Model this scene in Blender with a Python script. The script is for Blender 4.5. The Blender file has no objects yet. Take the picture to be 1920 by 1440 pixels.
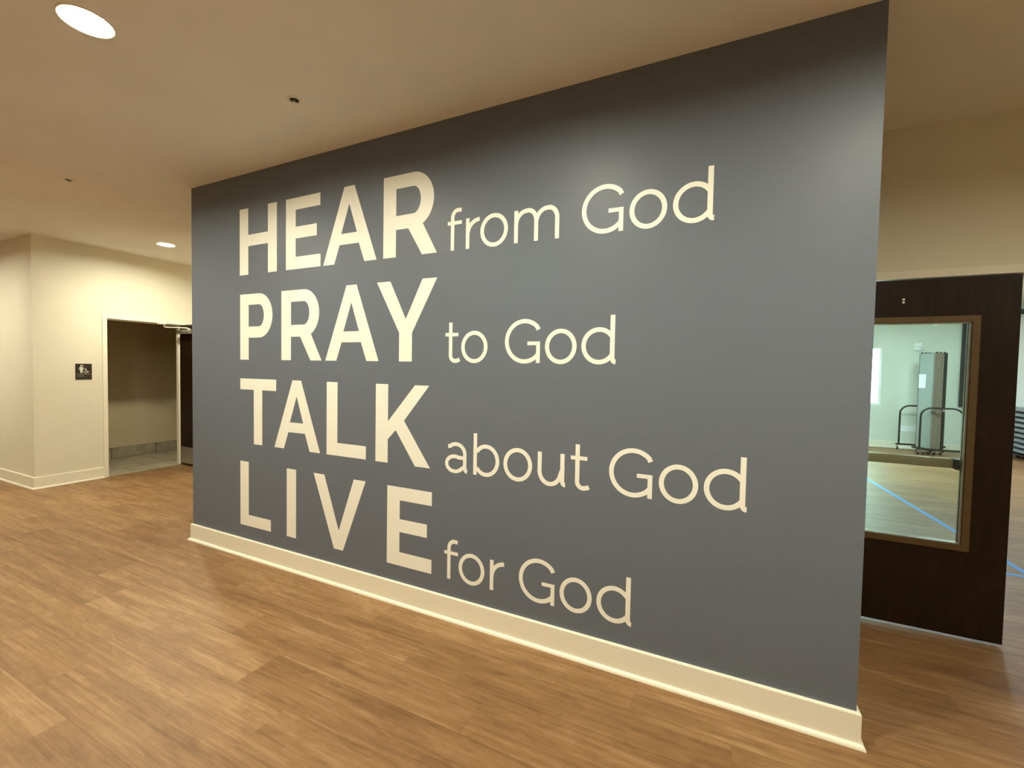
import bpy, bmesh, math, random
from mathutils import Vector, Matrix
from mathutils.geometry import delaunay_2d_cdt

C = bpy.context.scene.collection
S = bpy.context.scene
rnd = random.Random(7)

# ------------------------------------------------------------------ camera, world, exposure
H = 3.048                      # ceiling height
YAW, PITCH, ROLL = 0.4415, -0.0335, 0.0185
CAM = Vector((4.1356, -2.2394, 1.5491))
FPX = 817.19
fw = Vector((-math.sin(YAW) * math.cos(PITCH), math.cos(YAW) * math.cos(PITCH), math.sin(PITCH)))
rt = Vector((math.cos(YAW), math.sin(YAW), 0))
up = rt.cross(fw)
r2 = rt * math.cos(ROLL) + up * math.sin(ROLL)
u2 = up * math.cos(ROLL) - rt * math.sin(ROLL)
cd = bpy.data.cameras.new('camera')
cd.sensor_fit = 'HORIZONTAL'
cd.sensor_width = 36
cd.lens = FPX / 1920 * 36
cd.clip_start = 0.02
cam = bpy.data.objects.new('camera', cd)
C.objects.link(cam)
m = Matrix((r2, u2, -fw)).transposed().to_4x4()
m.translation = CAM
cam.matrix_world = m
S.camera = cam

wd = bpy.data.worlds.new('daylight')
S.world = wd
wd.use_nodes = True
bg = wd.node_tree.nodes['Background']
bg.inputs[0].default_value = (0.74, 0.98, 1.0, 1)
bg.inputs[1].default_value = 14.0

S.view_settings.view_transform = 'Standard'
S.view_settings.look = 'None'
S.view_settings.exposure = 0.0
S.view_settings.gamma = 1.0
S.view_settings.use_curve_mapping = False

LAMP = (1.0, 0.99, 0.79)       # colour of the warm downlights
LAMP_W = 745.0                  # radiance of their lenses
GYM = (0.80, 1.0, 1.10)  # colour of the fill squares added in the bright room
GYM_W = 72.0


# ------------------------------------------------------------------ materials
def sl(c):
    return tuple((x / 12.92 if x <= .04045 else ((x + .055) / 1.055) ** 2.4) for x in (v / 255 for v in c))


class N:
    """tiny node helper"""
    def __init__(s, name):
        s.m = bpy.data.materials.new(name)
        s.m.use_nodes = True
        s.t = s.m.node_tree
        s.b = s.t.nodes['Principled BSDF']

    def n(s, typ, **kw):
        x = s.t.nodes.new(typ)
        for k, v in kw.items():
            setattr(x, k, v)
        return x

    def l(s, a, b):
        s.t.links.new(a, b)

    def math(s, op, a, b=None):
        x = s.n('ShaderNodeMath', operation=op)
        for i, v in enumerate((a, b)):
            if v is None:
                continue
            if isinstance(v, (int, float)):
                x.inputs[i].default_value = v
            else:
                s.l(v, x.inputs[i])
        return x.outputs[0]

    def noise(s, vec, scale, detail=4, rough=.55, dist=0.0):
        x = s.n('ShaderNodeTexNoise')
        x.inputs['Scale'].default_value = scale
        x.inputs['Detail'].default_value = detail
        x.inputs['Roughness'].default_value = rough
        x.inputs['Distortion'].default_value = dist
        if vec is not None:
            s.l(vec, x.inputs['Vector'])
        return x.outputs['Fac']

    def ramp(s, fac, stops):
        x = s.n('ShaderNodeValToRGB')
        e = x.color_ramp.elements
        while len(e) < len(stops):
            e.new(.5)
        for i, (p, c) in enumerate(stops):
            e[i].position = p
            e[i].color = (*c, 1) if len(c) == 3 else c
        s.l(fac, x.inputs[0])
        return x.outputs[0]

    def mix(s, fac, a, b, mode='MIX'):
        x = s.n('ShaderNodeMix', data_type='RGBA', blend_type=mode)
        if isinstance(fac, (int, float)):
            x.inputs[0].default_value = fac
        else:
            s.l(fac, x.inputs[0])
        for i, v in ((6, a), (7, b)):
            if isinstance(v, tuple):
                x.inputs[i].default_value = (*v, 1)
            else:
                s.l(v, x.inputs[i])
        return x.outputs[2]

    def pos(s):
        return s.n('ShaderNodeNewGeometry').outputs['Position']

    def objco(s):
        return s.n('ShaderNodeTexCoord').outputs['Object']

    def bump(s, h, strength, dist):
        x = s.n('ShaderNodeBump')
        x.inputs['Strength'].default_value = strength
        x.inputs['Distance'].default_value = dist
        s.l(h, x.inputs['Height'])
        s.l(x.outputs[0], s.b.inputs['Normal'])

    def set(s, **kw):
        for k, v in kw.items():
            s.b.inputs[k].default_value = (*v, 1) if isinstance(v, tuple) else v
        return s


def paint(name, col, rough=.6, spec=.5, peel=.12, scale=220, vary=.03):
    a = N(name)
    p = a.pos()
    f = a.noise(p, 1.3, 2)
    lo = tuple(c * (1 - vary) for c in col)
    hi = tuple(min(1, c * (1 + vary)) for c in col)
    a.l(a.ramp(f, [(.3, lo), (.7, hi)]), a.b.inputs['Base Color'])
    a.set(Roughness=rough, **{'Specular IOR Level': spec})
    a.bump(a.noise(p, scale, 3, .5), peel, .002)
    return a.m


def solid(name, col, rough=.5, metal=0.0, spec=.5, vary=.06, scale=30, bump=0):
    a = N(name)
    f = a.noise(a.objco(), scale, 3)
    a.l(a.ramp(f, [(.3, tuple(c * (1 - vary) for c in col)), (.7, tuple(min(1, c * (1 + vary)) for c in col))]),
        a.b.inputs['Base Color'])
    a.set(Roughness=rough, Metallic=metal, **{'Specular IOR Level': spec})
    if bump:
        a.bump(a.noise(a.objco(), scale * 6, 3), bump, .001)
    return a.m


def emit(name, col, w):
    a = N(name)
    a.set(**{'Base Color': (.9, .9, .85), 'Emission Color': col, 'Emission Strength': w})
    f = a.noise(a.objco(), 3, 1)
    a.l(a.ramp(f, [(0, tuple(c * .98 for c in col)), (1, col)]), a.b.inputs['Emission Color'])
    return a.m


def plank_mat():
    a = N('vinyl_plank')
    uv = a.n('ShaderNodeUVMap').outputs[0]
    tint = a.n('ShaderNodeAttribute', attribute_name='tint').outputs['Fac']

    def mp(sx, sy):
        x = a.n('ShaderNodeMapping')
        x.inputs['Scale'].default_value = (sx, sy, 1)
        a.l(uv, x.inputs[0])
        return x.outputs[0]
    broad = a.noise(mp(1.0, 9), 1.0, 3, .55, .6)
    grain = a.noise(mp(1.35, 44), 1.0, 6, .68, .7)
    fine = a.noise(mp(7, 230), 1.0, 4, .6, .2)
    blot = a.noise(mp(5.5, 16), 1.0, 4, .65, 1.2)
    v = a.math('ADD', a.math('MULTIPLY', grain, .50), a.math('MULTIPLY', broad, .40))
    v = a.math('ADD', v, a.math('MULTIPLY', fine, .12))
    v = a.math('ADD', v, a.math('MULTIPLY', blot, .30))
    v = a.math('ADD', v, a.math('MULTIPLY', a.math('SUBTRACT', tint, .5), .10))
    c = a.ramp(v, [(.42, sl((94, 62, 36))), (.56, sl((124, 89, 55))), (.68, sl((143, 106, 69))), (.86, sl((174, 138, 98)))])
    # dark mineral streaks
    st = a.noise(mp(1.1, 30), 1.0, 5, .7, 1.5)
    sm = a.ramp(st, [(.60, (0, 0, 0)), (.72, (1, 1, 1))])
    c = a.mix(a.math('MULTIPLY', sm, .5), c, sl((98, 64, 38)))
    # pale knots
    kn = a.noise(mp(4, 9), 1.0, 5, .7, 2.2)
    km = a.ramp(kn, [(.68, (0, 0, 0)), (.78, (1, 1, 1))])
    c = a.mix(a.math('MULTIPLY', km, .5), c, sl((192, 160, 120)))
    a.l(c, a.b.inputs['Base Color'])
    a.l(a.math('ADD', a.math('MULTIPLY', grain, .16), .36), a.b.inputs['Roughness'])
    a.set(**{'Specular IOR Level': .42})
    a.bump(a.math('ADD', fine, grain), .10, .0012)
    return a.m


def dark_wood(name='dark_stained_wood'):
    a = N(name)
    x = a.n('ShaderNodeMapping')
    x.inputs['Scale'].default_value = (26, 26, 3.2)
    a.l(a.objco(), x.inputs[0])
    g = a.noise(x.outputs[0], 1, 6, .65, .8)
    b = a.noise(a.objco(), 7, 4, .6, 1)
    v = a.math('ADD', a.math('MULTIPLY', g, .6), a.math('MULTIPLY', b, .4))
    a.l(a.ramp(v, [(.35, sl((26, 14, 3))), (.55, sl((36, 21, 5))), (.72, sl((48, 29, 10)))]), a.b.inputs['Base Color'])
    a.set(Roughness=.42, **{'Specular IOR Level': .25})
    a.bump(g, .06, .001)
    return a.m


def glass_mat():
    a = N('tinted_pane')
    nt = a.t
    nt.nodes.remove(a.b)
    out = nt.nodes['Material Output']
    tr = a.n('ShaderNodeBsdfTransparent')
    f0 = a.noise(a.objco(), 2, 1)
    a.l(a.ramp(f0, [(0, (.87, .965, .92)), (1, (.88, .97, .925))]), tr.inputs[0])
    gl = a.n('ShaderNodeBsdfGlossy')
    gl.inputs['Roughness'].default_value = .02
    fr = a.n('ShaderNodeFresnel')
    fr.inputs[0].default_value = 1.5
    mx = a.n('ShaderNodeMixShader')
    a.l(fr.outputs[0], mx.inputs[0])
    a.l(tr.outputs[0], mx.inputs[1])
    a.l(gl.outputs[0], mx.inputs[2])
    a.l(mx.outputs[0], out.inputs[0])
    return a.m


def tile_mat():
    a = N('grey_floor_tile')
    p = a.pos()
    f = a.noise(p, 5, 5, .6, 1.0)
    a.l(a.ramp(f, [(.3, sl((150, 138, 114))), (.7, sl((184, 171, 144)))]), a.b.inputs['Base Color'])
    a.set(Roughness=.5)
    a.bump(f, .05, .001)
    return a.m


M = dict(
    cream=paint('cream_wall_paint', sl((232, 224, 203)), .62, .35, .22, 190),
    ceiling=paint('flat_ceiling_paint', sl((246, 243, 236)), .85, .2, .16, 260),
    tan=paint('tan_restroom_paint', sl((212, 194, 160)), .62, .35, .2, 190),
    gympaint=paint('pale_gym_paint', sl((222, 226, 212)), .62, .35, .22, 190),
    blue=paint('slate_blue_paint', sl((107, 113, 124)), .41, .20, .06, 260, .015),
    trim=paint('cream_trim_enamel', sl((244, 236, 216)), .34, .5, .02, 120, .012),
    vinyl=solid('cream_vinyl', sl((245, 241, 229)), .42, 0, .4, .015, 6),
    plank=plank_mat(), tile=tile_mat(),
    grout=solid('grout', sl((74, 68, 58)), .9),
    screed=solid('screed', sl((70, 52, 36)), .9),
    wood=dark_wood(), pane=glass_mat(),
    bronze=solid('bronze_metal_frame', sl((104, 84, 56)), .45, .55),
    brass=solid('satin_bronze_bar', sl((190, 158, 130)), .36, .3),
    steel=solid('brushed_steel', sl((182, 176, 164)), .34, .75),
    chrome=solid('chrome', sl((205, 205, 205)), .15, 1.0),
    black=solid('black_coated_steel', sl((20, 24, 24)), .4),
    dark=solid('dark_slate_panel', sl((36, 38, 44)), .7),
    fabric=solid('grey_green_fabric', sl((158, 164, 160)), .9, 0, .2, .08, 60, .3),
    taupe=solid('taupe_fabric_edge', sl((142, 130, 114)), .9, 0, .2, .12, 60, .3),
    white=solid('white_plastic', sl((250, 251, 249)), .4, 0, .5, .01),
    paper=solid('white_paper', sl((246, 246, 250)), .8),
    sign=solid('dark_brown_sign', sl((44, 34, 28)), .45),
    mark=solid('pale_sign_print', sl((228, 222, 206)), .5),
    markdim=solid('grey_sign_print', sl((150, 142, 130)), .5),
    tape=solid('blue_tape', sl((70, 150, 232)), .45),
    slab=solid('grey_table_slab', sl((150, 158, 160)), .5),
    lens=emit('lit_lens', LAMP, LAMP_W),
    gymfill=emit('added_fill_glow', GYM, GYM_W),  # glow of the added ceiling squares
    rubber=solid('black_rubber', sl((18, 18, 18)), .8),
)


# ------------------------------------------------------------------ mesh helpers
class MB:
    def __init__(s):
        s.v = []
        s.f = []

    def add(s, vs, fs):
        o = len(s.v)
        s.v += [tuple(v) for v in vs]
        s.f += [tuple(i + o for i in f) for f in fs]
        return s

    def box(s, x0, y0, z0, x1, y1, z1):
        vs = [(x, y, z) for z in (z0, z1) for y in (y0, y1) for x in (x0, x1)]
        return s.add(vs, [(0, 2, 3, 1), (4, 5, 7, 6), (0, 1, 5, 4), (2, 6, 7, 3), (0, 4, 6, 2), (1, 3, 7, 5)])

    def bbox(s, x0, y0, z0, x1, y1, z1, r=.004, seg=2):
        bm = bmesh.new()
        bmesh.ops.create_cube(bm, size=1)
        for v in bm.verts:
            v.co = Vector(((x0 + x1) / 2 + v.co.x * (x1 - x0), (y0 + y1) / 2 + v.co.y * (y1 - y0), (z0 + z1) / 2 + v.co.z * (z1 - z0)))
        bmesh.ops.bevel(bm, geom=bm.edges[:], offset=r, segments=seg, affect='EDGES', profile=.5)
        bm.verts.index_update()
        s.add([v.co[:] for v in bm.verts], [[v.index for v in f.verts] for f in bm.faces])
        bm.free()
        return s

    def prism(s, pts, axis, a, b):
        """polygon (two coords) extruded along axis from a to b; pts given in the other two axes in order"""
        n = len(pts)

        def P(p, t):
            q = list(p)
            q.insert(axis, t)
            return q
        vs = [P(p, a) for p in pts] + [P(p, b) for p in pts]
        fs = [tuple(range(n)), tuple(range(2 * n - 1, n - 1, -1))]
        fs += [(i, i + n, (i + 1) % n + n, (i + 1) % n) for i in range(n)]
        return s.add(vs, fs)

    def lathe(s, prof, c, axis='Z', seg=32):
        """prof: (r, h) pairs"""
        vs = []
        fs = []
        k = len(prof)
        for i in range(seg):
            t = 2 * math.pi * i / seg
            for r, h in prof:
                x, y = r * math.cos(t), r * math.sin(t)
                q = {'Z': (x, y, h), 'Y': (x, h, y), 'X': (h, x, y)}[axis]
                vs.append((c[0] + q[0], c[1] + q[1], c[2] + q[2]))
        for i in range(seg):
            j = (i + 1) % seg
            for a in range(k - 1):
                fs.append((i * k + a, j * k + a, j * k + a + 1, i * k + a + 1))
        return s.add(vs, fs)

    def tube(s, pts, r, seg=10):
        pts = [Vector(p) for p in pts]
        vs = []
        n = len(pts)
        nrm = None
        for i, p in enumerate(pts):
            d = (pts[min(i + 1, n - 1)] - pts[max(i - 1, 0)]).normalized()
            if nrm is None:
                nrm = d.orthogonal().normalized()
            nrm = (nrm - d * nrm.dot(d)).normalized()
            b = d.cross(nrm)
            for k in range(seg):
                t = 2 * math.pi * k / seg
                vs.append(p + (nrm * math.cos(t) + b * math.sin(t)) * r)
        fs = [(i * seg + k, i * seg + (k + 1) % seg, (i + 1) * seg + (k + 1) % seg, (i + 1) * seg + k)
              for i in range(n - 1) for k in range(seg)]
        fs += [tuple(range(seg - 1, -1, -1)), tuple(range((n - 1) * seg, n * seg))]
        return s.add(vs, fs)

    def build(s, name, mat, parent=None, smooth=False, at=None):
        me = bpy.data.meshes.new(name)
        off = Vector(at) if at else Vector((0, 0, 0))
        pw = Vector((0, 0, 0))
        if parent is not None:
            q = parent
            while q is not None:
                pw += q.location
                q = q.parent
        me.from_pydata([tuple(Vector(v) - off) for v in s.v], [], s.f)
        bm = bmesh.new()
        bm.from_mesh(me)
        bmesh.ops.recalc_face_normals(bm, faces=bm.faces)
        bm.to_mesh(me)
        bm.free()
        if smooth:
            me.polygons.foreach_set('use_smooth', [True] * len(me.polygons))
            try:
                me.set_sharp_from_angle(angle=math.radians(35))
            except Exception:
                pass
        me.materials.append(M[mat])
        o = bpy.data.objects.new(name, me)
        C.objects.link(o)
        if parent is not None:
            o.parent = parent
        o.location = off - pw
        return o


def empty(name, loc, label=None, cat=None, group=None):
    o = bpy.data.objects.new(name, None)
    o.empty_display_size = .05
    C.objects.link(o)
    o.location = loc
    tag(o, label, cat, group)
    return o


def tag(o, label=None, cat=None, group=None, kind=None):
    if label:
        o['label'] = label
    if cat:
        o['category'] = cat
    if group:
        o['group'] = group
    if kind:
        o['kind'] = kind
    return o


def struct(o, label, cat):
    return tag(o, label, cat, None, 'structure')


# ------------------------------------------------------------------ the shell
W = 4.703                 # length of the blue wall
DW = 1.194                # face of the wall with the dark door
XL = -3.264               # face of the restroom wall
T = .14                   # wall thickness
GY = 9.87                 # far wall of the bright room
GX0, GX1 = 2.6, 12.6      # bright room sides

# --- floor: screed below, one plank at a time on top
PW, PL = .2305, 1.545
ROW0 = -.006              # top edge (y) of the first row in front of the blue wall
KNOWN = {0: .725, 1: 1.142, 2: .10, 3: .515, 4: .87, 5: 1.25, 6: 1.632 - 1.545}


def row_offset(k):
    if k in KNOWN:
        return KNOWN[k]
    return (k * .385 + .31 + .16 * math.sin(k * 12.9)) % PL


def in_hall(x, y):
    if y < .02:
        return -9.5 < x < 9.5 and y > -5
    if y < DW + .07:
        return XL < x < 9.5
    if y < 5 and x < 0:
        return XL < x < -1.2
    return GX0 < x < GX1 and y < GY


def project(x, y, z):
    v = Vector((x, y, z)) - CAM
    d = v.dot(fw)
    if d < .05:
        return None
    return 960 + FPX * v.dot(r2) / d, 720 - FPX * v.dot(u2) / d


def visible(x, y):
    q = project(x, y, 0)
    if q is None or not (-20 < q[0] < 1940 and -20 < q[1] < 1460):
        return False
    if y > 0:
        t = CAM.y / (CAM.y - y)
        xx = CAM.x + (x - CAM.x) * t
        if 0 < xx < W:
            return False
    if y > DW:
        t = (DW - CAM.y) / (y - CAM.y)
        if -1.2 < CAM.x + (x - CAM.x) * t < 4.9:
            return False
    return True


floor = struct(MB().box(-9.5, -5, -.12, GX1, GY, -.008).build('floor', 'screed'),
               'brown wood plank floor running through hall and bright room', 'floor')
planks = []
k0, k1 = int((ROW0 - GY) / PW) - 1, int((ROW0 + 5) / PW) + 1
for k in range(k0, k1 + 1):
    ya, yb = ROW0 - PW * (k + 1), ROW0 - PW * k
    off = row_offset(k)
    for i in range(-8, 10):
        xa = off + PL * i
        xb = xa + PL
        cx, cy = (xa + xb) / 2, (ya + yb) / 2
        xs = [xa + PL * j / 6 for j in range(7)]
        ok = [x for x in xs if in_hall(x, cy)]
        if not ok:
            continue
        xa2, xb2 = max(xa, -9.5), min(xb, GX1)
        if cy > .02 and xa2 < XL and xb2 > XL:
            xa2 = XL - .0
        ya2, yb2 = max(ya, -5), min(yb, GY)
        vis = 0
        for x in xs:
            for y in (ya2, cy, yb2):
                if visible(x, y):
                    vis += 1
        area = 0
        if vis:
            q = [project(x, y, 0) for x, y in ((xa2, ya2), (xb2, ya2), (xb2, yb2), (xa2, yb2))]
            if all(q):
                area = abs(sum(q[j][0] * q[(j + 1) % 4][1] - q[(j + 1) % 4][0] * q[j][1] for j in range(4))) / 2
            else:
                area = 40000
            area *= vis / 21
        planks.append((area, xa2, xb2, ya2, yb2))
planks.sort(key=lambda a: -a[0])
g = .00015


def plank_data(lst):
    vs, fs, uv, ti = [], [], [], []
    for _, xa, xb, ya, yb in lst:
        o = len(vs)
        zt = rnd.uniform(-.00012, 0)
        b = .0002
        vs += [(xa + g, ya + g, -.008), (xb - g, ya + g, -.008), (xb - g, yb - g, -.008), (xa + g, yb - g, -.008),
               (xa + g, ya + g, zt - b), (xb - g, ya + g, zt - b), (xb - g, yb - g, zt - b), (xa + g, yb - g, zt - b),
               (xa + g + b, ya + g + b, zt), (xb - g - b, ya + g + b, zt), (xb - g - b, yb - g - b, zt), (xa + g + b, yb - g - b, zt)]
        f = [(8, 9, 10, 11)]
        for r in (0, 4):
            f += [(r + j, r + (j + 1) % 4, r + 4 + (j + 1) % 4, r + 4 + j) for j in range(4)]
        fs += [tuple(a + o for a in q) for q in f]
        ou, ov = rnd.uniform(0, 60), rnd.uniform(0, 60)
        t = rnd.random()
        for q in f:
            ti.append(t)
            for a in q:
                x, y, _z = vs[a + o]
                uv += [x - xa + ou, y - ya + ov]
    return vs, fs, uv, ti


def plank_obj(name, lst):
    vs, fs, uv, ti = plank_data(lst)
    c = Vector((sum(v[0] for v in vs) / len(vs), sum(v[1] for v in vs) / len(vs), 0))
    me = bpy.data.meshes.new(name)
    me.from_pydata([(v[0] - c.x, v[1] - c.y, v[2]) for v in vs], [], fs)
    me.uv_layers.new(name='UVMap').data.foreach_set('uv', uv)
    me.attributes.new('tint', 'FLOAT', 'FACE').data.foreach_set('value', ti)
    me.materials.append(M['plank'])
    o = bpy.data.objects.new(name, me)
    C.objects.link(o)
    o.parent = floor
    o.location = c
    return o


NP = sum(1 for p in planks if p[0] > 0)
cut = min(NP, 295)
for p_ in planks[:cut]:
    plank_obj('plank', [p_])
tag(plank_obj('plank_field', planks[cut:]), kind='stuff')

# --- ceiling
LAMPS = [(1.569, -1.27, 'large glowing round downlight at the top left of the ceiling'),
         (-2.247, .92, 'small glowing round downlight beside the left edge of the blue wall'),
         (3.28, -1.27, 'round downlight above the viewer, in front of the blue wall'),
         (4.98, -1.27, 'round downlight in front of the right end of the blue wall'),
         (-.14, -1.27, 'added unseen round downlight left of the large glowing one'),  # extra lamp at the row's spacing, added to brighten the blue wall's left
         (7.2, -1.27, 'added unseen round downlight at the right end of the hall'),  # invented lamp, added to lift the ceiling and door wall at the right
         (-3.9, -1.27, 'round downlight in the left part of the hall'),
         (-5.8, -1.27, 'round downlight at the far left of the hall'),
         (-2.247, 3.3, 'round downlight deep in the side corridor')]

# --- blue wall and the walls around
wall_front = struct(MB().box(0, 0, 0, W, .16, H).build('wall_front', 'blue'), 'slate blue wall carrying the cream lettering', 'wall')
DO0, DO1, DOH = 4.745, 6.60, 2.14      # double door opening
struct(MB().box(-1.2, DW, 0, DO0 - .05, DW + T, H).box(DO1 + .05, DW, 0, 9.5, DW + T, H).box(DO0 - .05, DW, 2.19, DO1 + .05, DW + T, H)
       .build('wall_back', 'cream'), 'cream wall above and around the dark glazed door', 'wall')
RO0, RO1, ROH = .722, 1.622, 2.13      # restroom opening (y range)
struct(MB().box(XL - T, .02, 0, XL, RO0 - .05, H).box(XL - T, RO1 + .05, 0, XL, 5, H).box(XL - T, RO0 - .05, ROH + .05, XL, RO1 + .05, H)
       .build('wall_left', 'cream'), 'cream wall with the restroom doorway and dark sign', 'wall')
struct(MB().box(-9.5, .02, 0, XL - T, .02 + T, H).build('wall_return', 'cream'), 'cream wall at the far left, round the corner from the restroom doorway', 'wall')
struct(MB().box(-9.5 - T, -5, 0, -9.5, .16, H).build('wall_far_left', 'cream'), 'cream end wall of the hall', 'wall')
struct(MB().box(-9.5, -5 - T, 0, 9.5 + T, -5, H).build('wall_rear', 'cream'), 'cream wall behind the viewer', 'wall')
struct(MB().box(9.5, -5, 0, 9.5 + T, DW, H).build('wall_right', 'cream'), 'cream wall at the right end of the hall', 'wall')
struct(MB().box(XL - T, 5, 0, -1.2 + T, 5 + T, H).build('wall_corridor_end', 'cream'), 'cream wall ending the side corridor', 'wall')
struct(MB().box(-1.2, DW + T, 0, -1.2 + T, 5, H).build('wall_corridor_right', 'cream'), 'cream wall along the side corridor', 'wall')

# bright room
WX0, WX1, WZ0, WZ1 = 5.2, 7.375, .92, 2.19
struct(MB().box(GX0, GY, 0, WX0, GY + T, H).box(WX1, GY, 0, GX1, GY + T, H).box(WX0, GY, 0, WX1, GY + T, WZ0).box(WX0, GY, WZ1, WX1, GY + T, H)
       .build('wall_gym_back', 'gympaint'), 'pale far wall of the bright room behind the door', 'wall')
LY0, LY1, LZ0, LZ1 = 5.4, 9.4, .9, 2.75
struct(MB().box(GX0 - T, DW + T, 0, GX0, LY0, H).box(GX0 - T, LY1, 0, GX0, GY + T, H).box(GX0 - T, LY0, 0, GX0, LY1, LZ0).box(GX0 - T, LY0, LZ1, GX0, LY1, H)
       .build('wall_gym_left', 'gympaint'), 'window wall of the bright room', 'wall')
struct(MB().box(GX1, DW, 0, GX1 + T, GY + T, H).build('wall_gym_right', 'gympaint'), 'pale side wall of the bright room', 'wall')
struct(MB().box(9.5 + T, DW, 0, GX1, DW + T, H).build('wall_gym_front', 'gympaint'), 'pale near wall of the bright room', 'wall')

# windows of the bright room
w1 = struct(empty('window_1', (WX0, GY + .07, WZ0)), 'bright window at the left end of the far wall', 'window')
fr = MB()
for a in ((WX0, GY + .02, WZ0, WX0 + .04, GY + .12, WZ1), (WX1 - .04, GY + .02, WZ0, WX1, GY + .12, WZ1), (WX0 + .04, GY + .02, WZ0, WX1 - .04, GY + .12, WZ0 + .04),
          (WX0 + .04, GY + .02, WZ1 - .04, WX1 - .04, GY + .12, WZ1), (WX0 + 1.07, GY + .03, WZ0 + .04, WX0 + 1.11, GY + .11, WZ1 - .04)):
    fr.box(*a)
fr.build('window_frame', 'white', w1)
MB().box(WX0 + .04, GY + .068, WZ0 + .04, WX0 + 1.07, GY + .074, WZ1 - .04).build('window_pane', 'pane', w1)
MB().box(WX0 + 1.11, GY + .068, WZ0 + .04, WX1 - .04, GY + .074, WZ1 - .04).build('window_pane', 'pane', w1)
w2 = struct(empty('window_2', (GX0 - .07, LY0, LZ0)), 'wide window in the side wall of the bright room', 'window')
fr = MB()
for a in ((LY0, LZ0, LY0 + .05, LZ1), (LY1 - .05, LZ0, LY1, LZ1), (LY0 + .05, LZ0, LY1 - .05, LZ0 + .05), (LY0 + .05, LZ1 - .05, LY1 - .05, LZ1),
          (6.7, LZ0 + .05, 6.75, LZ1 - .05), (8.05, LZ0 + .05, 8.1, LZ1 - .05)):
    fr.box(GX0 - .12, a[0], a[1], GX0 - .03, a[2], a[3])
fr.build('window_frame', 'white', w2)
for a, b in ((LY0 + .05, 6.7), (6.75, 8.05), (8.1, LY1 - .05)):
    MB().box(GX0 - .078, a, LZ0 + .05, GX0 - .072, b, LZ1 - .05).build('window_pane', 'pane', w2)
for nm, loc, rot, sx, sy in (('portal', ((WX0 + WX1) / 2, GY + .125, (WZ0 + WZ1) / 2), (math.radians(-90), 0, 0), WX1 - WX0, WZ1 - WZ0),
                             ('portal', (GX0 - .125, (LY0 + LY1) / 2, (LZ0 + LZ1) / 2), (0, math.radians(-90), 0), LZ1 - LZ0, LY1 - LY0)):
    ld = bpy.data.lights.new('window_portal', 'AREA')
    ld.shape = 'RECTANGLE'
    ld.size, ld.size_y = sx, sy
    ld.cycles.is_portal = True
    lo = bpy.data.objects.new('window_portal', ld)
    C.objects.link(lo)
    lo.location = loc
    lo.rotation_euler = rot


# --- restroom beyond the doorway
RX = -4.62
RY0, RY1, RH = .16, 3.2, 2.74
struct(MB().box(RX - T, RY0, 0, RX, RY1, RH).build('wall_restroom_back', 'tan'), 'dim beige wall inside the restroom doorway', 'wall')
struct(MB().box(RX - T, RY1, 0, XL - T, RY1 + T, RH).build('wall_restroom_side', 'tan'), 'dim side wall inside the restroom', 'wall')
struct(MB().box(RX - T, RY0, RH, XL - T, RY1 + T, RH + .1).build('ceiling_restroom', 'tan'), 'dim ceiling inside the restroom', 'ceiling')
fl2 = struct(MB().box(RX, RY0, -.12, XL, RY1, -.006).build('floor_restroom', 'grout'), 'grey tiled floor inside the restroom doorway', 'floor')
TX, TY = .305, .61
ix = 0
x = XL
while x > RX + .01:
    xa = max(x - (TX if ix else T), RX + .002)
    y = RY0 - (.3 if ix % 2 else .05)
    while y < RY1:
        ya, yb = max(y, RY0), min(y + TY, RY1)
        if ix == 0:
            ya, yb = max(ya, RO0 - .0), min(yb, RO1)
        if yb - ya > .03:
            MB().bbox(xa + .004, ya + .004, -.006, x - .004 * (ix > 0), yb - .004, .0006, .0012, 1).build('tile', 'tile', fl2)
        y += TY
    x = xa
    ix += 1
tb = struct(MB().box(RX, RY0, 0, RX + .004, RY1, .172).build('baseboard_restroom', 'grout'), 'grey tile base along the dim restroom wall', 'baseboard')
y = 1.30 - .61
while y < RY1:
    ya, yb = max(y, RY0) + .005, min(y + .61, RY1) - .005
    MB().bbox(RX + .004, ya, .004, RX + .013, yb, .170, .0015, 1).build('tile', 'tile', tb)
    y += .61


# --- baseboards
def board_prof(t, h):
    return [(0, 0), (t, 0), (t, h - .006), (t - .0018, h - .0018), (t - .006, h), (0, h)]


def shoe_prof(t, r):
    return [(t, 0)] + [(t + r * math.cos(a), r * 1.1 * math.sin(a)) for a in [i * math.pi / 12 for i in range(7)]]


def base_run(mb, prof, p0, p1, n, e0=0., e1=0.):
    """extrude a wall profile from p0 to p1 on the floor, n = outward normal; e0/e1 mitre factors (+1 outward corner)"""
    p0, p1, n = Vector((*p0, 0)), Vector((*p1, 0)), Vector((*n, 0))
    d = (p1 - p0).normalized()
    a = [p0 + n * o - d * (e0 * o) + Vector((0, 0, z)) for o, z in prof]
    b = [p1 + n * o + d * (e1 * o) + Vector((0, 0, z)) for o, z in prof]
    k = len(prof)
    mb.add(a + b, [tuple(range(k)), tuple(range(2 * k - 1, k - 1, -1))] + [(i, i + k, (i + 1) % k + k, (i + 1) % k) for i in range(k)])


BH, BT, SR = .142, .0155, .0165


def baseboard(name, runs, label, h=BH):
    a, b = MB(), MB()
    for p0, p1, n, e0, e1 in runs:
        base_run(a, board_prof(BT, h), p0, p1, n, e0, e1)
        base_run(b, shoe_prof(BT, SR), p0, p1, n, e0, e1)
    o = struct(a.build(name, 'trim'), label, 'baseboard')
    b.build('shoe_molding', 'trim', o, True)
    return o


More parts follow.
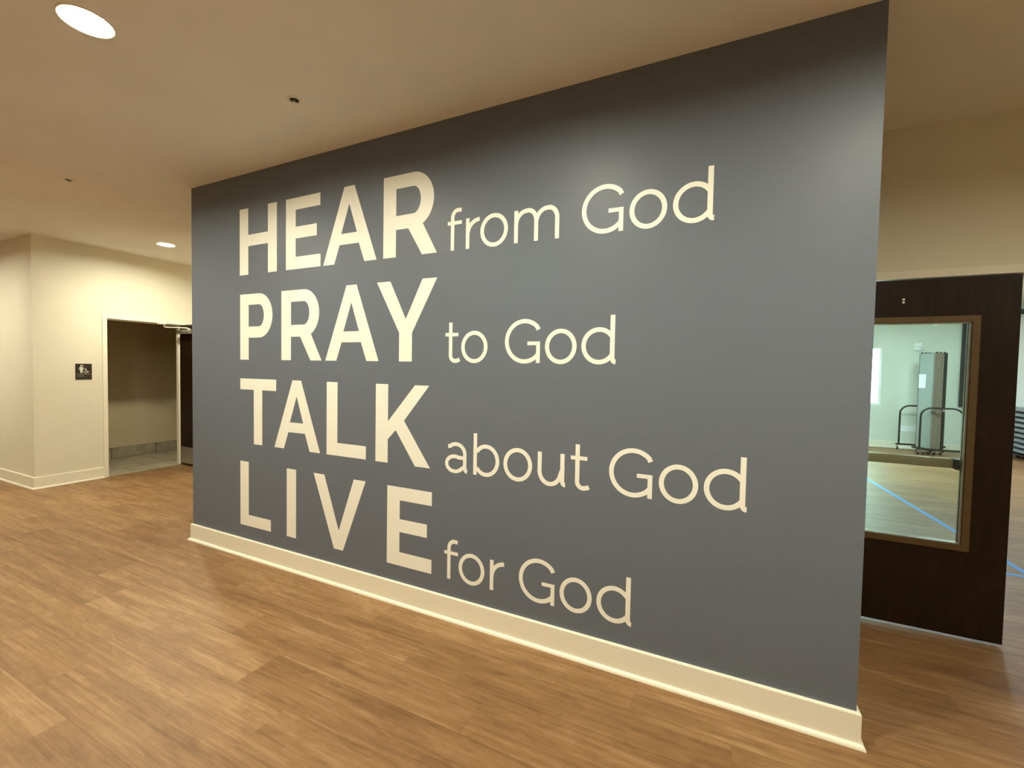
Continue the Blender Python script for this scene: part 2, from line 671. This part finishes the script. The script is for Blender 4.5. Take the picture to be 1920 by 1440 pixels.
baseboard('baseboard_front', [((0, 0), (W, 0), (0, -1), 1, 1), ((W, 0), (W, .16), (1, 0), 1, 1), ((W, .16), (0, .16), (0, 1), 1, 1), ((0, .16), (0, 0), (-1, 0), 1, 1)],
          'cream baseboard with quarter-round shoe along the foot of the blue wall')
baseboard('baseboard_left', [((XL, .02), (XL, RO0 - .052), (1, 0), 1, 0), ((-9.5, .02), (XL, .02), (0, -1), 0, 1), ((XL, RO1 + .052), (XL, 5), (1, 0), 0, 0)],
          'cream baseboard wrapping the corner left of the restroom doorway')
baseboard('baseboard_back', [((-1.2, DW), (DO0 - .052, DW), (0, -1), 1, 0), ((DO1 + .052, DW), (9.5, DW), (0, -1), 0, 0)],
          'cream baseboard along the wall of the dark door')
baseboard('baseboard_gym', [((GX0, GY), (GX1, GY), (0, -1), 0, 0)], 'pale baseboard along the far wall of the bright room')


# --- door frames
def frame(name, label, build):
    o = struct(build.build(name, 'trim'), label, 'door frame')
    return o


f = MB()
f.box(DO0 - .05, DW - .008, 0, DO0 - .003, DW + T + .008, DOH + .05).box(DO1 + .003, DW - .008, 0, DO1 + .05, DW + T + .008, DOH + .05)
f.box(DO0 - .003, DW - .008, DOH + .003, DO1 + .003, DW + T + .008, DOH + .05)
frame('trim_1', 'cream metal frame over the dark glazed door', f)
f = MB()
f.box(XL - T - .008, RO0 - .05, 0, XL + .008, RO0, ROH + .05).box(XL - T - .008, RO1, 0, XL + .008, RO1 + .05, ROH + .05)
f.box(XL - T - .008, RO0, ROH, XL + .008, RO1, ROH + .05)
f.box(XL - T * .72, RO0, 0, XL - T * .45, RO0 + .015, ROH).box(XL - T * .72, RO1 - .015, 0, XL - T * .45, RO1, ROH).box(XL - T * .72, RO0 + .015, ROH - .015, XL - T * .45, RO1 - .015, ROH)
frame('trim_2', 'cream metal frame around the restroom doorway', f)

# --- dark glazed door
GAP = .018
d1 = struct(empty('door_1', (DO0, DW + .02, 0)), 'dark stained wooden door with a tall glass lite, right of the blue wall', 'door')
y0, y1 = DW + .0, DW + .045
lx0, lx1, lz0, lz1 = DO0 + .20, 5.458, .562, 1.877
dx0, dx1 = DO0 + .003, 5.657
leaf = MB()
leaf.box(dx0, y0, GAP, dx1, y1, lz0).box(dx0, y0, lz1, dx1, y1, DOH - .003).box(dx0, y0, lz0, lx0, y1, lz1).box(lx1, y0, lz0, dx1, y1, lz1)
leaf.build('door_leaf', 'wood', d1)
lf = MB()
for s, yy0, yy1 in ((0, y0 - .008, y0 + .004), (1, y1 - .004, y1 + .008)):
    e = .034
    i = .010
    lf.box(lx0 - e, yy0, lz0 - e, lx0 + 0, yy1, lz1 + e).box(lx1, yy0, lz0 - e, lx1 + e, yy1, lz1 + e)
    lf.box(lx0, yy0, lz0 - e, lx1, yy1, lz0).box(lx0, yy0, lz1, lx1, yy1, lz1 + e)
lite = lf.build('lite_frame', 'bronze', d1)
st = MB()
for a in ((lx0, lz0, lx0 + .008, lz1), (lx1 - .008, lz0, lx1, lz1), (lx0 + .008, lz0, lx1 - .008, lz0 + .008), (lx0 + .008, lz1 - .008, lx1 - .008, lz1)):
    st.box(a[0], y0 + .004, a[1], a[2], y0 + .017, a[3]).box(a[0], y0 + .028, a[1], a[2], y1 - .004, a[3])
st.build('glazing_bead', 'steel', lite)
MB().box(lx0 + .001, y0 + .0195, lz0 + .001, lx1 - .001, y0 + .0255, lz1 - .001).build('glass', 'pane', d1)
for z in (2.019, 2.001):
    MB().lathe([(0, -.004), (.004, -.004), (.0070, -.002), (.0074, 0)], (5.142, y0, z), 'Y', 16).build('bolt', 'white', d1, True)
pb = MB().bbox(dx0 + .05, y1 + .03, 1.0, 5.435, y1 + .075, 1.056, .006).build('push_bar', 'brass', d1, True)
MB().bbox(5.435, y1 + .0, .996, 5.52, y1 + .072, 1.058, .006).bbox(dx0 + .02, y1, .994, dx0 + .05, y1 + .072, 1.060, .006).build('end_cap', 'black', pb, True)

# --- restroom door, open into the hall
d2 = struct(empty('door_2', (XL, RO1 - .02, 0)), 'dark restroom door standing open beside the blue wall', 'door')
ry0, ry1 = 1.590, 1.634
MB().bbox(XL + .012, ry0, .012, XL + .92, ry1, ROH - .004, .002, 1).build('door_leaf', 'wood', d2)
MB().box(XL + .03, ry0 - .0015, .035, XL + .90, ry0, .285).build('kick_plate', 'steel', d2)
cl = MB().bbox(XL + .035, ry0 - .062, 1.985, XL + .36, ry0, 2.045, .005).build('closer', 'steel', d2, True)
MB().tube([(XL - .02, 1.395, 2.112), (XL - .02, 1.40, 2.086), (XL - .01, 1.425, 2.078), (XL + .24, ry0 - .035, 2.074)], .0085, 8) \
    .tube([(XL + .24, ry0 - .035, 2.074), (XL + .28, ry0 - .032, 2.066), (XL + .32, ry0 - .03, 2.045)], .0085, 8) \
    .lathe([(0, 0), (.013, 0), (.013, .018), (0, .018)], (XL + .32, ry0 - .03, 2.044), 'Z', 12) \
    .box(XL - .05, 1.30, ROH - .013, XL + .005, 1.41, ROH).build('closer_arm', 'trim', cl, True)
for hz in (.25, 1.05, 1.90):
    MB().lathe([(0, -.055), (.008, -.055), (.008, .055), (0, .055)], (XL + .012, RO1 + .004, hz), 'Z', 10).build('hinge', 'steel', d2, True)


# ------------------------------------------------------------------ lettering
def arc(cx, cz, rx, rz, a0, a1, n=14):
    return [(cx + rx * math.cos(math.radians(a0 + (a1 - a0) * i / n)), cz + rz * math.sin(math.radians(a0 + (a1 - a0) * i / n))) for i in range(n + 1)]


def stroke(path, w, close=False):
    """list of quads (polygons) covering a stroked path"""
    P = [Vector(p) for p in path]
    n = len(P)
    L, R = [], []
    for i in range(n):
        if close:
            a, b = P[(i - 1) % n], P[(i + 1) % n]
            d0, d1_ = (P[i] - a).normalized(), (b - P[i]).normalized()
        else:
            d0 = (P[i] - P[i - 1]).normalized() if i > 0 else (P[1] - P[0]).normalized()
            d1_ = (P[i + 1] - P[i]).normalized() if i < n - 1 else d0
        t = (d0 + d1_).normalized()
        nn = Vector((-t.y, t.x))
        k = w / 2 / max(.5, nn.dot(Vector((-d0.y, d0.x))))
        L.append(P[i] + nn * k)
        R.append(P[i] - nn * k)
    q = []
    for i in range(n if close else n - 1):
        j = (i + 1) % n
        for tri in ([L[i], R[i], R[j]], [L[i], R[j], L[j]]):
            ar = (tri[1] - tri[0]).cross(tri[2] - tri[0])
            if abs(ar) > 1e-9:
                q.append(tri)
    return q


def glyph_mesh(mb, polys, holes, ox, oz, y0, y1, plane='Y', flip=1):
    """union of polygons minus holes -> thin slab. 2D (u, v) -> wall plane"""
    vs, fs = [], []
    for pl in polys + holes:
        o = len(vs)
        vs += [Vector(p) for p in pl]
        ar = sum(pl[i][0] * pl[(i + 1) % len(pl)][1] - pl[(i + 1) % len(pl)][0] * pl[i][1] for i in range(len(pl)))
        ids = list(range(o, o + len(pl)))
        fs.append(ids if ar > 0 else ids[::-1])
    V, E_, F, ov, oe, of = delaunay_2d_cdt(vs, [], fs, 0, 1e-5)
    np_ = len(polys)
    keep = [f for f, o in zip(F, of) if any(a < np_ for a in o) and not any(a >= np_ for a in o)]
    cnt = {}
    for f in keep:
        for i in range(len(f)):
            cnt[(f[i], f[(i + 1) % len(f)])] = 1
    n = len(V)

    def P(v, t):
        if plane == 'Y':
            return (ox + v[0] * flip, t, oz + v[1])
        if plane == 'Z':
            return (ox + v[0], oz + v[1], t)
        return (t, ox + v[0] * flip, oz + v[1])
    pts = [P(v, y0) for v in V] + [P(v, y1) for v in V]
    out = [tuple(f) for f in keep] + [tuple(i + n for i in reversed(f)) for f in keep]
    for (a, b) in cnt:
        if (b, a) not in cnt:
            out.append((a, b, b + n, a + n))
    used = sorted({i for f in out for i in f})
    mp = {u: i for i, u in enumerate(used)}
    mb.add([pts[u] for u in used], [tuple(mp[i] for i in f) for f in out])


CAP = .519


def rect(x0, z0, x1, z1):
    return [(x0, z0), (x1, z0), (x1, z1), (x0, z1)]


def bold(ch):
    c = CAP
    s = .1045
    if ch == 'H':
        return [[(0, 0), (s, 0), (s, .223), (.338, .223), (.338, 0), (.4395, 0), (.4395, c), (.338, c), (.338, .311), (s, .311), (s, c), (0, c)]], []
    if ch == 'E':
        return [[(0, 0), (.360, 0), (.360, .0895), (s, .0895), (s, .223), (.322, .223), (.322, .308), (s, .308), (s, .432), (.357, .432), (.357, c), (0, c)]], []
    if ch == 'A':
        return [[(0, 0), (.1065, 0), (.156, .128), (.334, .128), (.384, 0), (.490, 0), (.292, c), (.200, c)]], [[(.172, .203), (.316, .203), (.2455, .401)]]
    if ch in 'RP':
        bw = .241 if ch == 'R' else .230
        rx, rz, cz = .157, .1735, c - .1735
        outer = [(0, 0), (s, 0), (s, .174 if ch == 'R' else .1745)]
        if ch == 'R':
            outer += [(.203, .174), (.311, 0), (.4235, 0)]
            outer += arc(bw, cz, rx, rz, -62, 90, 18)
        else:
            outer += [(bw, .1745)] + arc(bw, cz + .0005, rx, .172, -90, 90, 18)[1:]
        outer += [(0, c)]
        h = [(s, .262), (bw - .003, .262)] + arc(bw, .3475, .0575, .0855, -90, 90, 14)[1:] + [(s, .433)]
        return [outer], [h]
    if ch == 'Y':
        return [[(.188, 0), (.291, 0), (.291, .184), (.479, c), (.3685, c), (.240, .271), (.112, c), (0, c), (.188, .184)]], []
    if ch == 'T':
        return [[(.167, 0), (.2675, 0), (.2675, .4315), (.4295, .4315), (.4295, c), (0, c), (0, .4315), (.167, .4315)]], []
    if ch == 'L':
        return [[(0, 0), (.3695, 0), (.3695, .0905), (s, .0905), (s, c), (0, c)]], []
    if ch == 'K':
        return [[(0, 0), (s, 0), (s, .156), (.170, .221), (.328, 0), (.445, 0), (.237, .287), (.432, c), (.322, c), (s, .274), (s, c), (0, c)]], []
    if ch == 'I':
        return [rect(0, 0, .1015, c)], []
    if ch == 'V':
        return [[(.206, 0), (.292, 0), (.499, c), (.391, c), (.251, .135), (.108, c), (0, c)]], []


SW = .0238


def light(ch):
    w = SW
    h = w / 2
    if ch == 'o':
        return stroke(arc(.0895, .0905, .0895 - h, .0955 - h, 0, 360, 48)[:-1], w, True)
    if ch == 'f':        # origin = left of the stem
        return stroke([(h, 0), (h, .196)] + arc(h + .048, .196, .048, .0445, 180, 112, 10)[1:] + [(.074, .2365)], w) + [rect(-.0225, .1525, .077, .174)]
    if ch == 't':
        return stroke([(h, .239), (h, .04)] + arc(h + .034, .040, .034, .0335, 180, 270, 8)[1:] + [(.062, .0095), (.077, .0165)], w) + [rect(-.0255, .1555, .0655, .1765)]
    if ch == 'r':
        return [rect(0, 0, w, .179)] + stroke([(w * .55, .085)] + arc(.094, .083, .094 - w * .55, .083, 172, 97, 10) + [(.092, .1665)], w)
    if ch == 'm':
        q = [rect(0, 0, w, .179)]
        for x0 in (h, .1335):
            x1 = x0 + .1215
            r = (x1 - x0) / 2
            q += stroke([(x1, 0), (x1, .112)] + arc(x1 - .048, .112, .048, .060, 0, 90, 9)[1:] + arc(x0 + .066, .100, .066, .072, 100, 172, 8), w)
        return q
    if ch == 'G':
        cx, cz, rx, rz = .121, .1205, .121 - h, .1245 - h
        pth = [(cx + .0845, cz + .0635)] + arc(cx, cz, rx, rz, 46, 312, 40) + [(.2045, .052)]
        return stroke(pth, w) + [rect(.193, 0, .2155, .119), rect(.140, .0985, .2155, .119)]
    if ch == 'd':
        q = stroke(arc(.0935, .0925, .0935 - h, .0965 - h, 34, 326, 40), w)
        q += stroke([(.163, .250), (.163, .034)] + arc(.178, .033, .015, .0225, 180, 262, 6)[1:] + [(.1815, .0105)], w)
        return q
    if ch == 'b':
        q = stroke(arc(.0855, .0915, .0875 - h, .0955 - h, -146, 146, 40), w)
        return q + [rect(0, 0, w, .248)]
    if ch == 'a':
        q = stroke([(.0215, .1535)] + arc(.079, .113, .062, .0585, 132, 0, 14) + [(.141, .036)] + arc(.155, .034, .014, .0225, 180, 262, 6)[1:] + [(.1585, .0105)], w)
        q += stroke([(.141, .090)] + arc(.070, .050, .070 - h, .058 - h, 62, 322, 30) + [(.137, .036)], w * .96)
        return q
    if ch == 'u':
        q = stroke([(h, .179), (h, .076)] + arc(.073, .076, .073 - h, .082 - h, 180, 346, 22)[1:] + [(.141, .085)], w)
        q += stroke([(.144, .179), (.144, .034)] + arc(.158, .033, .014, .0225, 180, 262, 6)[1:] + [(.162, .0105)], w)
        return q


ROWS = (2.258, 1.587, .918, .250)
TXT = [
    ('HEAR', 0, True, (.652, 1.192, 1.580, 2.127), 'bold cream capitals HEAR, the top left word on the blue wall'),
    ('from', 0, False, (2.651, 2.757, 2.855, 3.073), 'thin cream word from, right after HEAR on the blue wall'),
    ('God', 0, False, (3.464, 3.709, 3.914), 'thin cream word God ending the top line of the blue wall'),
    ('PRAY', 1, True, (.655, 1.143, 1.604, 2.077), 'bold cream capitals PRAY under HEAR on the blue wall'),
    ('to', 1, False, (2.648, 2.736), 'thin cream word to, right after PRAY on the blue wall'),
    ('God', 1, False, (3.028, 3.273, 3.478), 'thin cream word God in the second line after to'),
    ('TALK', 2, True, (.6545, 1.065, 1.620, 2.074), 'bold cream capitals TALK under PRAY on the blue wall'),
    ('about', 2, False, (2.631, 2.832, 3.032, 3.244, 3.460), 'thin cream word about, right after TALK on the blue wall'),
    ('God', 2, False, (3.641, 3.887, 4.090), 'thin cream word God in the third line after about'),
    ('LIVE', 3, True, (.653, 1.2045, 1.491, 2.179), 'bold cream widely spaced capitals LIVE just above the baseboard'),
    ('for', 3, False, (2.657, 2.740, 2.956), 'thin cream word for, right after LIVE above the baseboard'),
    ('God', 3, False, (3.143, 3.388, 3.592), 'thin cream word God in the lowest line after for'),
]
for word, row, isb, xs, label in TXT:
    w_ = empty('vinyl_word', (xs[0], -.0004, ROWS[row]), label, 'lettering', 'vinyl words on the blue wall')
    for ch, x in zip(word, xs):
        mb = MB()
        if isb:
            po, ho = bold(ch)
        else:
            po, ho = light(ch), []
        glyph_mesh(mb, po, ho, x, ROWS[row], -.0009, -.0001)
        mb.build('letter', 'vinyl', w_)


# ------------------------------------------------------------------ ceiling lights and sprinklers
cb = MB()
glyph_mesh(cb, [[(-9.5, -5), (GX1, -5), (GX1, GY + T), (-9.5, GY + T)]], [arc(x_, y_, .0855, .0855, 0, 360, 40)[:-1] for x_, y_, _l in LAMPS], 0, 0, H, H + .021, 'Z')
cb.box(-9.5, -5, H + .021, GX1, GY + T, H + .12)
struct(cb.build('ceiling', 'ceiling'), 'flat warm white ceiling with recessed lights', 'ceiling')


def downlight(x, y, label):
    o = empty('downlight', (x, y, H), label, 'ceiling light', 'round recessed downlights')
    MB().lathe([(.0855, .0), (.099, 0), (.0985, -.003), (.094, -.0045), (.086, -.002), (.0815, .016), (.0815, .0205), (.0855, .0205)], (x, y, H), 'Z', 40).build('trim_ring', 'trim', o, True)
    MB().lathe([(.0001, .0165), (.0815, .0165)], (x, y, H), 'Z', 40).build('lens', 'lens', o)
    return o


for x_, y_, l_ in LAMPS:
    downlight(x_, y_, l_)


def sprinkler(x, y, label):
    o = empty('sprinkler', (x, y, H), label, 'sprinkler', 'ceiling sprinklers')
    MB().lathe([(.040, 0), (.0395, -.003), (.034, -.006), (.027, -.005), (.024, -.0015), (.024, 0)], (x, y, H), 'Z', 28).build('escutcheon', 'trim', o, True)
    MB().lathe([(.0235, -.0008), (.0001, -.0008)], (x, y, H), 'Z', 20).build('recess_shade', 'rubber', o)  # flat black disc, its colour standing in for shade in the recess
    MB().lathe([(.0001, -.001), (.009, -.001), (.009, -.006), (.005, -.010), (.0045, -.020), (.0001, -.021)], (x, y, H), 'Z', 12).build('body', 'chrome', o, True)
    MB().tube([(x - .009, y, H - .008), (x - .013, y, H - .013), (x - .004, y, H - .023)], .0022, 6).tube([(x + .009, y, H - .008), (x + .013, y, H - .013), (x + .004, y, H - .023)], .0022, 6) \
        .build('yoke_arms', 'chrome', o, True)
    MB().lathe([(.0001, -.022), (.016, -.022), (.016, -.024), (.0001, -.024)], (x, y, H), 'Z', 20).build('deflector', 'trim', o, True)


sprinkler(1.924, -.505, 'sprinkler head on the ceiling above the word HEAR')
sprinkler(-.77, -.515, 'distant sprinkler head on the ceiling at the left')

# ------------------------------------------------------------------ restroom sign
sy0, sy1, sz0, sz1 = .400, .561, 1.316, 1.520
sg = empty('restroom_sign', (XL, (sy0 + sy1) / 2, (sz0 + sz1) / 2), 'small dark restroom sign with pictograms on the cream wall', 'sign')
MB().bbox(XL, sy0, sz0, XL + .006, sy1, sz1, .002, 1).build('sign_plate', 'sign', sg)
sw, sh = sy1 - sy0, sz1 - sz0


def on_sign(name, polys, holes, mat):
    mb = MB()
    glyph_mesh(mb, [[(u * sw, v * sh) for u, v in p] for p in polys], [[(u * sw, v * sh) for u, v in p] for p in holes], sy0, sz0, XL + .0062, XL + .0075, 'X')
    mb.build(name, mat, sg)


on_sign('woman_pictogram', [arc(.34, .875, .055, .05, 0, 360, 18)[:-1], [(.42, .90), (.45, .93), (.50, .86), (.49, .84), (.44, .87)],
                            [(.29, .80), (.40, .80), (.53, .70), (.51, .67), (.41, .73), (.48, .62), (.42, .60), (.42, .42), (.355, .42), (.35, .58), (.345, .42), (.28, .42), (.28, .60), (.21, .62), (.29, .73), (.20, .68), (.175, .70)]], [], 'mark')
on_sign('wheelchair_pictogram', [arc(.605, .685, .035, .032, 0, 360, 14)[:-1]] + stroke([(.605, .65), (.615, .53), (.72, .53), (.775, .47), (.83, .49)], .034)
        + stroke([(.61, .60), (.70, .60)], .028) + stroke(arc(.615, .50, .115, .078, 150, 380, 18), .03), [], 'mark')
on_sign('divider_line', [rect(.03, .328, .97, .340)], [], 'mark')
wd_ = []
for i_, ch in enumerate(('W', 'O', 'M', 'E', 'N')):
    ux = .09 + i_ * .088
    a_ = {'W': [(0, 1), (.25, 0), (.5, .8), (.75, 0), (1, 1)], 'M': [(0, 0), (.12, 1), (.5, .2), (.88, 1), (1, 0)], 'N': [(.05, 0), (.05, 1), (.9, 0), (.9, 1)]}
    tr_ = lambda p: (ux + p[0] * .066, .185 + p[1] * .075)
    if ch in a_:
        wd_ += stroke([tr_(p) for p in a_[ch]], .014)
    elif ch == 'O':
        wd_ += stroke([tr_((.5 + .42 * math.cos(t * math.pi / 8), .5 + .45 * math.sin(t * math.pi / 8))) for t in range(16)], .014, True)
    else:
        for q in ([(.1, 0), (.1, 1)], [(.1, .06), (.9, .06)], [(.1, .5), (.8, .5)], [(.1, .94), (.9, .94)]):
            wd_ += stroke([tr_(p) for p in q], .014)
on_sign('sign_word', wd_, [], 'markdim')

# ------------------------------------------------------------------ things in the bright room
# folded room divider on casters
rd = empty('room_divider', (8.05, 9.35, 0), 'folded grey room divider on casters standing before the far wall', 'room divider')
pd = Vector((-.205, .456, 0)).normalized()      # along a panel, away from the viewer
sd = Vector((.912, .41, 0)).normalized()        # stacking direction
fc = Vector((7.967, 9.12, 0))
PT, PG, PZ0, PZ1, PWD = .028, .009, .115, 2.035, .30


def slab(o, a0, a1, b0, b1, z0, z1):
    q = [fc + sd * a + pd * b for a, b in ((a0, b0), (a1, b0), (a1, b1), (a0, b1))]
    o.prism([(p.x, p.y) for p in q], 2, z0, z1)


for i in range(7):
    a0 = i * (PT + PG)
    o = MB()
    slab(o, a0, a0 + PT, .012, PWD - .012, PZ0 + .012, PZ1 - .012)
    pn = o.build('panel', 'fabric' if i == 0 else 'taupe', rd)
    o = MB()
    e = .012
    end = i in (0, 6)
    o = MB()
    slab(o, a0, a0 + PT, PWD - e, PWD, PZ0, PZ1)
    slab(o, a0, a0 + PT, e, PWD - e, PZ1 - e, PZ1)
    slab(o, a0, a0 + PT, e, PWD - e, PZ0, PZ0 + e)
    o.build('panel_frame', 'black', pn)
    o = MB()
    slab(o, a0, a0 + PT + (.03 if i == 6 else 0), 0, e, PZ0, PZ1)
    o.build('edge_strip', 'black' if i == 6 else ('fabric' if i == 0 else 'taupe'), pn)
    if i < 6:
        h = fc + sd * (a0 + PT + PG / 2) + pd * (.0 if i % 2 else PWD - .02)
        MB().lathe([(0, -.01), (.014, -.01), (.014, .018), (0, .018)], (h.x, h.y, PZ1 + .0), 'Z', 10).build('hinge', 'black', rd)


def end_frame(x0, x1, y, xr=None):
    r = .17
    zt = .94
    pts = [(x0, y, .12), (x0, y, zt - r)] + [(x0 + r - r * math.cos(a), y, zt - r + r * math.sin(a)) for a in [i * math.pi / 16 for i in range(1, 9)]]
    pts += [(x1 - r + r * math.sin(a), y, zt - r + r * math.cos(a)) for a in [i * math.pi / 16 for i in range(0, 9)]] + [(x1, y, .12)]
    MB().tube(pts, .0175, 10).build('end_frame', 'black', rd, True)
    MB().bbox(x0 - .05, y - .02, .10, x1 + .05, y + .02, .135, .005, 1).build('base_bar', 'black', rd)


end_frame(7.65, 8.35, 9.64)
end_frame(7.80, 8.445, 9.06)
MB().prism([((fc + sd * a + pd * b).x, (fc + sd * a + pd * b).y) for a, b in ((-.03, -.05), (.285, -.05), (.285, PWD + .05), (-.03, PWD + .05))], 2, .085, .115).build('base_plate', 'black', rd)
for cx_, cy_ in ((7.63, 9.64), (8.36, 9.64), (7.78, 9.06), (7.875, 9.10), (7.96, 9.12), (8.06, 9.15), (8.17, 9.20), (8.445, 9.06), (7.87, 9.38), (8.1, 9.45)):
    ct = MB().tube([(cx_, cy_, .10), (cx_, cy_, .055)], .012, 8).box(cx_ - .016, cy_ - .02, .035, cx_ + .016, cy_ + .02, .062).build('caster', 'chrome', rd, True)
    MB().lathe([(0, -.012), (.028, -.012), (.0315, -.008), (.0315, .008), (.028, .012), (0, .012)], (cx_, cy_ - .0, .0315), 'X', 16).build('wheel', 'rubber', ct, True)
for a_ in (.9, 1.3):
    q = fc + pd * (PWD + .012) + sd * .02
    MB().lathe([(0, -.012), (.014, -.012), (.014, .012), (0, .012)], (q.x, q.y, a_), 'Z', 10).build('latch', 'chrome', rd, True)
q = fc + sd * .235 - pd * .012
MB().bbox(q.x - .02, q.y - .02, .86, q.x + .02, q.y + .012, .92, .006, 1).build('latch', 'chrome', rd, True)
# paper sheet on its left face
o = MB()
slab(o, -.0025, -.0008, PWD - .165, PWD - .012, 1.325, 1.605)
tag(o.build('paper_sheet', 'paper'), 'white sheet of paper on the left face of the folded divider', 'paper')

# tapes
tz = .0006
t_ = MB().add([(6.03, 8.5, 0), (6.08, 8.5, 0), (6.447, 2.30, 0), (6.397, 2.30, 0), (6.03, 8.5, tz), (6.08, 8.5, tz), (6.447, 2.30, tz), (6.397, 2.30, tz)],
              [(3, 2, 1, 0), (4, 5, 6, 7), (0, 1, 5, 4), (1, 2, 6, 5), (2, 3, 7, 6), (3, 0, 4, 7)])
tag(t_.build('tape_line', 'tape'), 'bright blue tape line running away across the floor behind the glass door', 'tape')
tag(MB().box(5.4, 2.508, .0007, 9.5, 2.552, .0013).build('tape_line', 'tape'), 'pale blue tape line crossing the floor beside the door edge', 'tape')

# wall fittings
eb = empty('emergency_light', (7.96, GY, 2.19), 'white emergency light box on the far wall above the divider', 'emergency light')
MB().bbox(7.90, GY - .05, 2.115, 8.02, GY, 2.265, .008).build('housing', 'white', eb, True)
for hx in (7.935, 7.99):
    MB().lathe([(0, -.03), (.022, -.03), (.026, -.012), (.02, 0)], (hx, GY - .05, 2.20), 'Y', 14).build('lamp_head', 'white', eb, True)
for x0_, x1_, l_, nn in ((7.741, 7.879, 'wider white outlet plate low on the far wall', 2), (7.893, 7.997, 'narrower white outlet plate low on the far wall', 1)):
    e_ = empty('outlet_plate', ((x0_ + x1_) / 2, GY, .43), l_, 'outlet', 'outlet plates on the far wall')
    MB().bbox(x0_, GY - .008, .368, x1_, GY, .492, .003, 1).build('plate', 'white', e_)
    for j in range(nn):
        cx_ = x0_ + (x1_ - x0_) * (j + .5) / nn
        MB().box(cx_ - .017, GY - .0105, .395, cx_ + .017, GY - .008, .465).build('socket', 'paper', e_)
tag(MB().lathe([(0, -.04), (.03, -.04), (.045, -.02), (.048, 0)], (8.232, GY, 2.66), 'Y', 20).build('round_sensor', 'white', None, True), 'small round white sensor high on the far wall', 'sensor')
wp = empty('hanging_panel', (8.9, GY, 1.9), 'tall dark panel hanging on the far wall right of the divider', 'wall panel')
MB().bbox(8.647, GY - .05, .95, 9.20, GY - .006, 2.96, .006, 1).build('panel_face', 'dark', wp)
MB().box(8.70, GY - .006, 1.0, 9.15, GY, 2.9).build('mounting_board', 'black', wp)
tag(MB().bbox(9.47, GY - .06, 2.825, 11.4, GY, 2.92, .008, 1).build('metal_rail', 'black'), 'short black horizontal rail high on the far wall beside the door edge', 'rail')

# stack of grey folding tables by the far wall
zz = .10
cart = empty('table_cart', (9.9, 9.5, 0), 'low dark cart under the grey tables at the right edge', 'cart')
MB().bbox(9.40, 9.12, .07, 11.2, 9.80, .10, .004, 1).build('deck', 'black', cart)
for cx_ in (9.5, 11.1):
    for cy_ in (9.2, 9.72):
        MB().lathe([(0, -.014), (.03, -.014), (.035, -.009), (.035, .009), (.03, .014), (0, .014)], (cx_, cy_, .035), 'X', 14).box(cx_ - .02, cy_ - .02, .04, cx_ + .02, cy_ + .02, .07) \
            .build('caster', 'rubber', cart, True)
ordn = ('lowest', 'second lowest', 'third lowest', 'fourth lowest', 'middle', 'fourth highest', 'third highest', 'second highest', 'topmost')
for i in range(9):
    th = .088
    x_ = 9.39 + rnd.uniform(-.006, .012)
    t_ = empty('folding_table', (x_, 9.15, zz), '%s grey folded table in the stack at the far right' % ordn[i], 'table', 'grey folded tables in the stack')
    MB().bbox(x_, 9.14, zz + .030, x_ + 1.80, 9.78, zz + .030 + (th - .034) * (1.0 if i < 8 else 1.5), .012, 2).build('tabletop', 'slab', t_, True)
    MB().box(x_ + .04, 9.18, zz, x_ + 1.76, 9.22, zz + .030).box(x_ + .04, 9.70, zz, x_ + 1.76, 9.74, zz + .030).build('folded_legs', 'black', t_)
    zz += .0985 if i < 8 else 0
    zz = round(zz, 4)

# unseen glowing squares added to light the bright room and its far wall
for x_, y_, lab_ in ((4.4, 7.3, 'leftmost'), (6.0, 7.3, 'second from the left'), (7.7, 7.3, 'second from the right'), (10.4, 7.3, 'rightmost')):
    t_ = empty('added_fill_light', (x_, y_, H), 'added unseen square fill light of the bright room, %s' % lab_, 'ceiling light', 'added fill lights of the bright room')
    f_ = MB()
    for a in ((-.31, -.31, .31, -.28), (-.31, .28, .31, .31), (-.31, -.28, -.28, .28), (.28, -.28, .31, .28)):
        f_.box(x_ + a[0], y_ + a[1], H - .012, x_ + a[2], y_ + a[3], H)
    f_.build('frame', 'white', t_)
    MB().box(x_ - .28, y_ - .28, H - .006, x_ + .28, y_ + .28, H - .0005).build('fill_panel', 'gymfill', t_)
